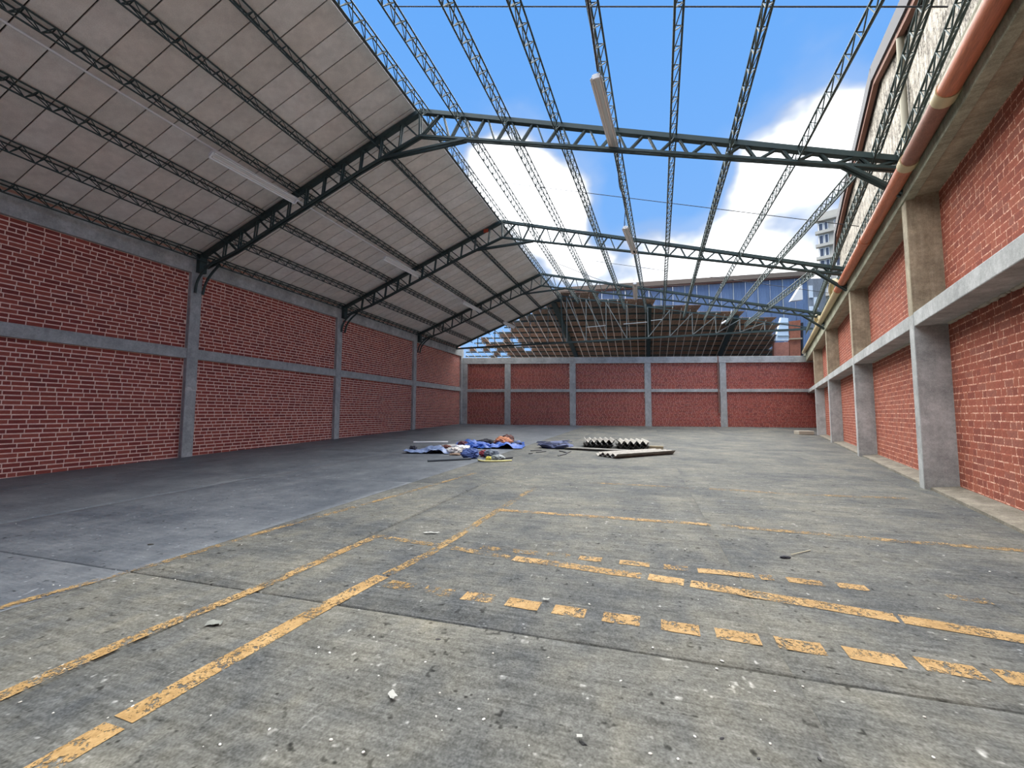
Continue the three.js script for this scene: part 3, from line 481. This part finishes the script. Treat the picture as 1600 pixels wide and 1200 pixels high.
// shed roof behind the end wall, seen from below
{
  const o = thing('neighbour_shed_roof', 'brown sheeted shed roof with pale battens seen behind the end wall', 'roof');
  const line = ray(1010, 816).normalize(), row = backU.clone(), nn = row.clone().cross(line).normalize(), p0 = V(-1, 7.62, -28); if (nn.y > 0) nn.negate();
  const plane = (u, v) => { const p = onPlane(u, v, nn, p0).sub(p0); const b = p.clone().addScaledVector(row, -p.dot(row)); const lr = line.dot(row), B = b.length() * Math.sign(b.dot(line)) / Math.sqrt(1 - lr * lr); return [p.dot(row) - B * lr, B]; };
  const poly = [[729, 541], [777, 515], [831, 486], [877, 457], [893, 457], [1000, 470], [1090, 482], [1160, 491], [1214, 499], [1204, 575], [725, 575]].map(([u, v]) => plane(u, v));
  const inside = (a, b) => { let c = false; for (let i = 0, j = poly.length - 1; i < poly.length; j = i++) { const [x1, y1] = poly[i], [x2, y2] = poly[j]; if ((y1 > b) !== (y2 > b) && a < (x2 - x1) * (b - y1) / (y2 - y1) + x1) c = !c; } return c; };
  const W = (a, b, h = 0) => p0.clone().addScaledVector(row, a).addScaledVector(line, b).addScaledVector(nn, h);
  const fw = field(512, [[8, 8, 50], [40, 20, 50], [140, 90, 50]], 861);
  const mats = [[178, 150, 132], [160, 138, 124], [190, 162, 142], [168, 150, 138]].map((c) => std({ color: C(...c), map: rgbTex(512, [205, 205, 205], fw, [1, 1, 1]), roughness: 0.9 }));
  const as = poly.map((p) => p[0]), bs = poly.map((p) => p[1]), DA = 0.56, DB = 0.92, a0 = Math.min(...as), a1 = Math.max(...as), b0 = Math.min(...bs), b1 = Math.max(...bs);
  const basis = (w, l, t, a, b, h) => { const x = row.clone(), y = nn.clone(), z = x.clone().cross(y).normalize(); const g = new THREE.BoxGeometry(w, t, l); return g.applyMatrix4(new THREE.Matrix4().makeBasis(x, y, z).setPosition(W(a, b, h))); };
  reseed(515);
  for (let a = a0; a < a1; a += DA) for (let b = b0; b < b1; b += DB) {
    const ca = a + DA / 2, cb = b + DB / 2; if (!inside(ca, cb)) continue;
    const px = toPixel(W(ca, cb)), leftish = smooth(850, 740, px[0]); if (rnd() < leftish * (0.3 + 0.5 * smooth(500, 545, px[1]))) continue;
    mesh('roof_sheet', basis(DA - 0.008, DB - 0.008, 0.02, ca, cb, 0), mats[Math.floor(rnd() * 4)], o);
  }
  for (let b = b0; b <= b1; b += DB) { let s = null, e = null; for (let a = a0; a < a1; a += 0.1) if (inside(a, b)) { s ??= a; e = a; } if (s !== null) mesh('purlin', bar(W(s, b, 0.08), W(e, b, 0.08), 0.07, 0.09), M.steel, o); }
  let kk = 0;
  for (let a = a0 + DA; a < a1; a += DA) { let s = null, e = null; for (let b = b0; b < b1; b += 0.1) if (inside(a, b)) { s ??= b; e = b; } if (s === null || e - s < 0.6) continue; const px = toPixel(W(a, (s + e) / 2)); mesh('batten', bar(W(a, s, 0.14), W(a, e, 0.14), 0.04, 0.03), M.batten, o); kk++; }
  for (const [u, v] of [[1013, 520], [1137, 520], [893, 535]]) { const [a] = plane(u, v); let s = null, e = null; for (let b = b0; b < b1; b += 0.1) if (inside(a, b)) { s ??= b; e = b; } if (s !== null) mesh('rafter', bar(W(a, s, 0.22), W(a, e, 0.22), 0.3, 0.2), M.steel, o); }
}
// blue clad building with a brown parapet
{
  const P0 = V(-1, 0, -39), pl = (u, v) => onPlane(u, v, backN, P0), o = thing('blue_clad_building', 'blue metal clad building with brown parapet behind the gable truss', 'building');
  const bl = [[112, 136, 172], [106, 130, 166], [118, 142, 178]].map((c) => std({ color: C(...c), roughness: 0.45, map: brickGrain }));
  const L = pl(850, 470), R = pl(1262, 470), topA = pl(878, 453).y, topB = pl(1266, 428).y, len = L.distanceTo(R), n = 22, dir = R.clone().sub(L).setY(0).normalize();
  for (let i = 0; i < n; i++) {
    const w = len / n, yt = topA + (topB - topA) * (i + 0.5) / n, c = L.clone().addScaledVector(dir, (i + 0.5) * w), m = mesh('cladding_panel', box(w - 0.03, yt + 0.5, 0.08), bl[i % 3], o); m.position.set(c.x, (yt - 0.5) / 2, c.z); m.rotation.y = backAngle;
    if (i % 2 === 0) { const s = mesh('seam_strip', box(0.06, yt - 3, 0.05), M.galv, o), q = L.clone().addScaledVector(dir, i * w).addScaledVector(backN, 0.06); s.position.set(q.x, (yt + 3) / 2, q.z); s.rotation.y = backAngle; }
  }
  const a = pl(866, 455).addScaledVector(backN, 0.2), b = pl(1268, 428).addScaledVector(backN, 0.2); mesh('parapet', bar(a, b, 0.35, 0.42), std({ color: C(122, 110, 98) }), o); mesh('flashing', bar(a.clone().add(V(0, -0.3, 0)), b.clone().add(V(0, -0.3, 0)), 0.3, 0.1), std({ color: C(86, 60, 52) }), o);
  const body = mesh('body', box(len, 9, 6), std({ color: C(120, 124, 130) }), o); const c = L.clone().add(R).multiplyScalar(0.5).addScaledVector(backN, -3.2); body.position.set(c.x, 6, c.z); body.rotation.y = backAngle;
}
// small buildings seen in the far right gap of the gable
{
  const P0 = backO.clone().addScaledVector(backN, -3.2), pl = (u, v) => onPlane(u, v, backN, P0), slab = (pts, depth) => { const q = pts.map(([u, v]) => pl(u, v).sub(P0)); const s = new THREE.Shape(q.map((p) => new THREE.Vector2(p.dot(backU), p.y))); const e = new THREE.ExtrudeGeometry(s, { depth, bevelEnabled: false }); return e; };
  const add = (name, label, cat, pts, mat, depth = 0.2) => { const o = thing(name, label, cat, P0.clone(), backAngle); mesh('board', metreUV(slab(pts, depth), 1), mat, o); return o; };
  const w = add('translucent_panel', 'white and pale blue translucent panel beside the brown shed roof', 'panel', [[1218, 497], [1229, 498], [1230, 533], [1209, 533]], std({ color: C(205, 225, 238), roughness: 0.3 }));
  for (const v of [506, 516, 526]) { const a = pl(1212, v).sub(P0), b = pl(1230, v).sub(P0); mesh('lap_strip', bar(V(a.dot(backU), a.y, 0.24), V(b.dot(backU), b.y, 0.24), 0.05, 0.07), std({ color: C(120, 140, 150) }), w); }
  const br = add('orange_brick_pier', 'orange brick pier between translucent panel and the corner post', 'pier', [[1231, 503], [1248, 501], [1249, 690], [1232, 690]], std({ color: C(164, 104, 80), map: brickGrain }));
  { const a = pl(1230, 531).sub(P0), b = pl(1249, 530).sub(P0); mesh('ledge', bar(V(a.dot(backU), a.y, 0.28), V(b.dot(backU), b.y, 0.28), 0.12, 0.1), M.bareConcrete, br); }
  add('brick_parapet', 'low pinkish brick parapet below the translucent panel', 'parapet', [[1207, 536], [1230.5, 535], [1230.5, 690], [1205, 690]], std({ color: C(188, 128, 108), map: brickGrain }));
  add('corner_post', 'dark steel post at the end of the orange brick pier', 'post', [[1250.2, 505], [1252.5, 505], [1252.5, 690], [1250.2, 690]], M.tarpBlack, 0.2);
}
{
  const P0 = V(0, 0, -38.2), pl = (u, v) => onPlane(u, v, backN, P0); const a = pl(1232, 472), b = pl(1250, 470), c = pl(1249, 445), s = new THREE.Shape([a, b, c].map((p) => new THREE.Vector2(p.clone().sub(P0).dot(backU), p.y))); const e = new THREE.ExtrudeGeometry(s, { depth: 0.4, bevelEnabled: false });
  const o = thing('white_gable', 'small white gable wall poking out beside the blue clad building', 'wall', P0.clone(), backAngle); mesh('gable_face', e, std({ color: C(228, 228, 222) }), o);
  const P2 = V(0, 0, -50), p2 = (u, v) => onPlane(u, v, backN, P2), o2 = thing('grey_house', 'grey rendered house between blue clad building and the white apartment tower', 'house', P2.clone(), backAngle), q0 = p2(1252, 600).sub(P2), q1 = p2(1284, 437).sub(P2), ga = mesh('walls', box(q1.dot(backU) - q0.dot(backU), q1.y, 3, (q0.dot(backU) + q1.dot(backU)) / 2, q1.y / 2, -1), std({ color: C(140, 146, 152), map: brickGrain }), o2);
  for (const [u, v] of [[1262, 458], [1270, 476], [1263, 490]]) { const p = p2(u, v).sub(P2); mesh('window', box(0.4, 1.4, 0.1, p.dot(backU), p.y, 0.55), std({ color: C(214, 222, 226), roughness: 0.2 }), o2); }
}
// white apartment tower far beyond
{
  const q = 62, tn = V(-0.43, 0, 0.9).normalize(), at = (u, v) => onPlane(u, v, tn, V(14, 0, -q)), ang = Math.atan2(tn.x, tn.z), l = at(1282, 440), r = at(1345, 440), topY = at(1300, 328).y, o = thing('apartment_tower', 'white apartment tower with cornices and windows behind the rough wall', 'building', V(l.x, 0, l.z), ang);
  const white = std({ color: C(166, 164, 156), roughness: 0.8 }), w = Math.hypot(r.x - l.x, r.z - l.z) * 1.6; mesh('tower_wall', box(w, topY, 12, w / 2, topY / 2, -6), white, o);
  const dark = std({ color: C(72, 78, 92), roughness: 0.2 }), h = (v) => at(1300, v).y;
  const loc = (u) => { const p = at(u, 440); return (p.x - l.x) * Math.cos(ang) - (p.z - l.z) * Math.sin(ang); };
  for (const v of [340, 360, 381, 401, 420, 440, 460]) mesh('cornice', box(w + 0.3, 0.35, 0.6, w / 2 - 0.1, h(v), 0.15), white, o);
  for (const v of [352, 371, 392, 411, 431, 451]) for (const [u0, u1] of [[1283, 1290.5], [1292, 1298.5], [1308, 1316], [1318, 1326]]) { const x0 = loc(u0), x1 = loc(u1), ww = mesh('window', box(x1 - x0, 1.15, 0.08, (x0 + x1) / 2, h(v), 0.02), M.lampWhite, o); mesh('pane', box(x1 - x0 - 0.12, 1.0, 0.08, (x0 + x1) / 2, h(v), 0.05), dark, ww); }
}

// ------------------------------------------------------------------ things on the floor
const put = (x, z, dy = 0) => V(x, floorY(x, z) + dy, z);
function sheetGeo(waves, len, amp = 0.026, pitch = 0.177, th = 0.007) {
  const n = waves * 10, top = [], bot = []; for (let i = 0; i <= n; i++) { const x = (i / n - 0.5) * waves * pitch, y = amp * Math.cos(i / 10 * 2 * Math.PI); top.push(new THREE.Vector2(x, y + th)); bot.unshift(new THREE.Vector2(x, y)); }
  const g = new THREE.ExtrudeGeometry(new THREE.Shape([...top, ...bot]), { depth: len, bevelEnabled: false }); g.translate(0, amp, -len / 2); return g;
}
const cement = [[176, 172, 164], [150, 148, 142], [196, 192, 182], [112, 110, 100]].map((c) => std({ color: C(...c), map: brickGrain, roughness: 0.9 }));
const sheet5 = sheetGeo(5, 1.4, 0.045), lbl = ['lowest', 'second', 'third', 'fourth', 'topmost'];
function pile(p, turn, mats, offs, label, group) { mats.forEach((m, i) => { const s = mesh('corrugated_sheet', sheet5, cement[m], null); s.position.copy(p).add(V(offs[i][0], offs[i][1], offs[i][2])); s.rotation.y = turn; tag(s, `${label}, ${lbl[i]} of its stack`, 'roofing sheet', group); }); }
pile(put(-1.5, -13.55), 0.17, [3, 3, 1, 3, 0], [[0, 0.0, 0], [0.02, 0.025, 0.02], [0, 0.095, 0], [0.06, 0.165, -0.02], [0.05, 0.19, 0.03]], 'dark mossy corrugated cement sheet beside the blue bundle', 'dark stacked corrugated sheets');
pile(put(-0.45, -13.5), 0.15, [3, 3, 3, 0, 2], [[0, 0.0, 0], [0.02, 0.03, 0], [-0.02, 0.06, 0.02], [0.03, 0.15, 0], [0.0, 0.18, 0.02]], 'pale topped corrugated cement sheet beside the wooden stub', 'pale stacked corrugated sheets');
{
  const s = sheetGeo(4, 2.2); const flat = [[-0.25, -11.6, -0.75, 0.0, 2, 'pale corrugated cement sheet lying flat, lower of two'], [-0.2, -11.55, -0.72, 0.05, 0, 'pale corrugated cement sheet lying flat, upper of two']];
  for (const [x, z, t, y, m, l] of flat) { const o = mesh('corrugated_sheet', s, cement[m], null); o.position.copy(put(x, z, y)); o.rotation.y = t; tag(o, l, 'roofing sheet', 'flat corrugated sheets'); }
  const o = mesh('corrugated_sheet', sheetGeo(2, 2.0), cement[1], null); o.position.copy(put(-1.35, -12.35, 0.005)); o.rotation.y = 1.35; tag(o, 'narrow grey sheet strip lying before the dark stack', 'roofing sheet');
  tag(mesh('wood_stub', rbox(0.5, 0.12, 0.1, 0.01), std({ color: C(150, 138, 112) }), null), 'short wooden stub beside the pale sheet stack', 'timber').position.copy(put(0.25, -13.2, 0.06));
}
function crumple(name, label, cat, mat, p, sx, sy, sz, turn, seed, group) {     // crumpled cloth, bag or tarp resting on the floor
  const g = new THREE.IcosahedronGeometry(1, 5), a = g.attributes.position; for (let i = 0; i < a.count; i++) { const x = a.getX(i), y = a.getY(i), z = a.getZ(i), k = 0.5 + 0.75 * fbm3(x * 1.7 + seed, y * 1.7, z * 1.7, 3) + 0.5 * Math.abs(noise3(x * 4 + seed, y * 4, z * 4) - 0.5); a.setXYZ(i, x * k * sx * 0.85, Math.max(0, (y * k * 0.5 + 0.34)) * sy * 0.72, z * k * sz * 0.85); }
  g.computeVertexNormals(); const m = mesh(name, g, mat, null); m.position.copy(p).y -= 0.004; m.rotation.y = turn; return tag(m, label, cat, group);
}
const cloth = (r, g, b, ro = 0.7) => std({ color: C(r, g, b), roughness: ro });
function flatTarp(name, label, mat, p, w, l, turn, seed, h = 0.08) {
  const g = new THREE.PlaneGeometry(w, l, 40, 40); g.rotateX(-Math.PI / 2); const a = g.attributes.position; for (let i = 0; i < a.count; i++) { const x = a.getX(i), z = a.getZ(i), n = fbm3(x * 3 + seed, 1, z * 3, 4); a.setXYZ(i, x + 0.1 * (noise3(z * 3, seed, 1) - 0.5), 0.012 + Math.max(0, n - 0.42) * h * 4, z + 0.12 * (noise3(x * 3, seed, 2) - 0.5)); }
  const b = g.clone(); g.computeVertexNormals(); const m = mesh(name, g, mat, null); m.position.copy(p); m.rotation.y = turn; return tag(m, label, 'tarp');
}
const F = (u, v) => onFloor(u, v);
{
  const at = (u, v, dy = 0) => { const p = F(u, v); p.y += dy; return p; };
  flatTarp('plastic_sheet', 'crumpled pale blue plastic sheet beside the white sacks', cloth(118, 136, 172, 0.35), at(672, 706), 1.3, 1.0, 0.2, 3, 0.09);
  crumple('black_bag', 'small black bag end on the pale plastic sheet', 'bag', cloth(34, 36, 52), at(646, 703), 0.14, 0.22, 0.12, 0.3, 1);
  tag(mesh('white_pole', capRod(at(646, 698, 0.14), at(700, 697.5, 0.14), 0.03, 8), cloth(222, 224, 226)), 'white pole lying along the pale plastic sheet', 'pole');
  crumple('dark_scrap', 'dark rubber scrap beside the rusty can', 'scrap', cloth(60, 62, 68), at(682, 706), 0.3, 0.16, 0.16, 0.2, 2);
  crumple('rusty_can', 'rusty brown can between dark scrap and white sacks', 'can', cloth(104, 62, 52), at(697, 705), 0.2, 0.32, 0.16, 0.1, 3);
  crumple('white_sack', 'crumpled white sack nearest the rusty can', 'sack', cloth(206, 202, 196), at(710, 707), 0.3, 0.26, 0.24, 0.5, 4, 'white sacks');
  crumple('white_sack', 'bright white sack beside the blue bucket bag', 'sack', cloth(228, 230, 232), at(723, 705), 0.3, 0.32, 0.26, 1.2, 5, 'white sacks');
  crumple('brown_rag', 'brown rag lying in front of the white sack', 'rag', cloth(150, 126, 106), at(712, 711), 0.22, 0.1, 0.14, 0, 6);
  crumple('grey_sack', 'flat grey sack behind the white sacks', 'sack', cloth(170, 170, 168), at(707, 699), 0.6, 0.16, 0.3, 0.2, 7);
  crumple('maroon_cloth', 'maroon cloth at the end of the blue tarp', 'cloth', cloth(96, 52, 62), at(724, 699), 0.22, 0.34, 0.2, 0, 8);
  flatTarp('blue_tarp', 'bright blue tarp spread under a black bag', cloth(56, 94, 172, 0.4), at(764, 698), 2.3, 1.4, 0.25, 9, 0.12);
  crumple('blue_tarp_fold', 'bunched bright blue tarp fold beside the maroon cloth', 'tarp', cloth(58, 96, 178, 0.4), at(744, 699), 0.5, 0.32, 0.4, 0.3, 10);
  crumple('black_sack', 'black sack lying on the blue tarp', 'sack', cloth(24, 26, 40), at(761, 695), 0.5, 0.32, 0.34, 0.1, 11);
  crumple('cardboard_box', 'torn orange brown cardboard box beside the black sack', 'box', cloth(186, 122, 86), at(786, 696), 0.34, 0.5, 0.3, 0.4, 12);
  crumple('brown_bag', 'dark brown bag leaning on the torn cardboard box', 'bag', cloth(88, 52, 46), at(792, 693), 0.3, 0.52, 0.3, 0.2, 13);
  crumple('dark_blue_bag', 'dark blue bag beyond the cardboard box', 'bag', cloth(52, 66, 98), at(804, 696), 0.34, 0.24, 0.2, 0, 14);
  crumple('blue_bucket_bag', 'blue bag with white stripes in front of the white sacks', 'bag', cloth(66, 88, 144), at(735, 716), 0.28, 0.42, 0.22, 0, 15);
  crumple('red_cloth', 'dark red cloth beside the yellow hose', 'cloth', cloth(128, 40, 52), at(757, 713), 0.2, 0.28, 0.16, 0, 16);
  crumple('grey_bag', 'grey crumpled bag between red cloth and yellow hose', 'bag', cloth(98, 108, 122), at(767, 715), 0.24, 0.34, 0.2, 0.2, 17);
  crumple('yellow_cloth', 'small yellow cloth on the yellow hose', 'cloth', cloth(208, 196, 84), at(763, 719), 0.09, 0.16, 0.08, 0.2, 18);
  crumple('clear_bag', 'clear plastic bag beside the grey crumpled bag', 'bag', cloth(140, 148, 150, 0.3), at(778, 718), 0.2, 0.2, 0.16, 0.2, 19);
  const c = at(764, 721); tag(mesh('yellow_hose', tube([V(c.x - 0.3, c.y + 0.02, c.z - 0.06), V(c.x - 0.1, c.y + 0.02, c.z + 0.12), V(c.x + 0.25, c.y + 0.02, c.z + 0.02), V(c.x + 0.5, c.y + 0.02, c.z - 0.2)], 0.02, 24, 6), cloth(212, 206, 140)), 'pale yellow hose curled in front of the red cloth', 'hose');
  tag(mesh('steel_rod', capRod(at(668, 722, 0.03), at(736, 718.5, 0.03), 0.025, 8), cloth(66, 74, 82)), 'long dark steel rod pointing at the striped blue bag', 'rod');
  tag(mesh('dark_strip', bar(at(784, 717.5, 0.015), at(800, 716, 0.015), 0.08, 0.03), cloth(46, 50, 58)), 'short dark strip beside the clear plastic bag', 'strip');
  // bundle of blue sticks
  const b = thing('stick_bundle', 'bundle of blue grey sticks in a low heap beside the dark sheet stack', 'bundle', at(868, 700)); reseed(61);
  mesh('sack', (() => { const g = new THREE.IcosahedronGeometry(1, 4), a = g.attributes.position; for (let i = 0; i < a.count; i++) { const x = a.getX(i), y = a.getY(i), z = a.getZ(i), k = 0.8 + 0.4 * noise3(x * 3, y * 3, z * 3 + 4); a.setXYZ(i, x * k * 0.5, Math.max(0, y * 0.5 + 0.3) * k * 0.26, z * k * 0.35); } g.computeVertexNormals(); return g; })(), cloth(70, 80, 116), b);
  for (let i = 0; i < 22; i++) { const x = rr(-0.5, 0.45), z = rr(-0.3, 0.3), y = rr(0.06, 0.2); mesh('stick', capRod(V(x - rr(.1, .3), y, z), V(x + rr(.1, .3), y + rr(-.03, .08), z + rr(-.15, .15)), 0.012, 5), i % 3 ? cloth(78, 88, 122) : cloth(120, 124, 140), b); }
  const tw = [[829, 705, 846, 704], [838, 707.5, 853, 706], [826, 709.5, 832, 709], [874, 705, 886, 708], [880, 711, 892, 706], [872, 713, 885, 710]];
  tw.forEach(([a, b2, c2, d], i) => tag(mesh('thin_stick', capRod(at(a, b2, 0.015), at(c2, d, 0.015), 0.014, 5), cloth(74, 76, 80)), 'thin dark stick on the floor before the stick bundle', 'stick', 'loose sticks'));
  // litter on the near floor
  const sh = crumple('rubber_scrap', 'black rubber scrap with a thin straw beside the faded line', 'scrap', cloth(38, 40, 48), at(1227, 872), 0.05, 0.04, 0.03, 0.3, 21);
  tag(mesh('straw', capRod(at(1236, 869, 0.012), at(1266, 861, 0.006), 0.004, 5), cloth(176, 170, 146)), 'thin pale straw leaning on the black rubber scrap', 'straw');
  const paper = (u, v, w, l, t, label, seed, mat = cloth(168, 169, 163, 0.9)) => { const g = new THREE.PlaneGeometry(w, l, 8, 8); g.rotateX(-Math.PI / 2); const a = g.attributes.position; for (let i = 0; i < a.count; i++) { const x = a.getX(i), z = a.getZ(i); a.setXYZ(i, x + (noise3(z * 60, seed, 1) - .5) * w * .35, 0.006 + noise3(x * 40, seed, z * 40) * 0.016, z + (noise3(x * 60, seed, 2) - .5) * l * .35); } g.computeVertexNormals(); const m = mesh('paper_scrap', g, mat, null); m.position.copy(at(u, v)); m.rotation.y = t; tag(m, label, 'scrap'); };
  paper(615, 1091, 0.055, 0.025, -0.6, 'torn white paper scrap on the bare concrete', 31);
  paper(674, 834, 0.14, 0.03, 0.3, 'long white strip lying near the faded crossing line', 32);
  paper(336, 976, 0.09, 0.05, 0.3, 'pale chipped patch of white plaster between yellow lines', 33, cloth(128, 131, 124));
  crumple('leaf', 'curled black and white leaf on the bare concrete', 'leaf', cloth(40, 42, 42), at(911, 1162), 0.018, 0.018, 0.01, -0.4, 34);
  paper(905, 1158, 0.02, 0.014, 0.2, 'white shred on the curled dark leaf', 35);
  paper(852, 939, 0.04, 0.02, 0, 'white chip beside the yellow dashes', 36);
  crumple('dark_leaf', 'dark curled leaf beside the long joint', 'leaf', cloth(52, 50, 46), at(235, 851), 0.035, 0.02, 0.02, 0.2, 37);
  crumple('dark_leaf', 'dark dried leaf below the transverse joint', 'leaf', cloth(46, 44, 44), at(685, 999), 0.02, 0.012, 0.01, 0.2, 38);
  crumple('dark_leaf', 'small black leaf near the cracked slab corner', 'leaf', cloth(36, 36, 40), at(1128, 1154), 0.012, 0.012, 0.008, 0.9, 39);
  reseed(717); const peb = new THREE.IcosahedronGeometry(1, 1), pm = [cloth(206, 206, 200), cloth(188, 186, 178), cloth(62, 62, 62), cloth(92, 90, 86)];
  for (let i = 0; i < 90; i++) { const u = rr(20, 1580), v = 800 + 390 * Math.pow(rnd(), 0.8), p = at(u, v), s = rr(0.0025, 0.006), m = mesh('stone_chip', peb, pm[Math.floor(rnd() * rnd() * 4)], null); m.position.copy(p); m.position.y += s * 0.3; m.scale.set(s * rr(0.8, 1.8), s * 0.6, s); m.rotation.y = rr(0, 6); tag(m, 'small loose stone chip scattered on the concrete floor', 'stone', 'stone chips scattered over the floor'); }
  const wb = tag(mesh('concrete_block', rbox(0.75, 0.2, 0.5, 0.02), M.mortarLump, null), 'pale concrete block on the floor by the end wall corner', 'block'); wb.position.copy(put(8.0, -25.6, 0.1)); wb.rotation.y = 0.2;
}

renderer.render(scene, camera);
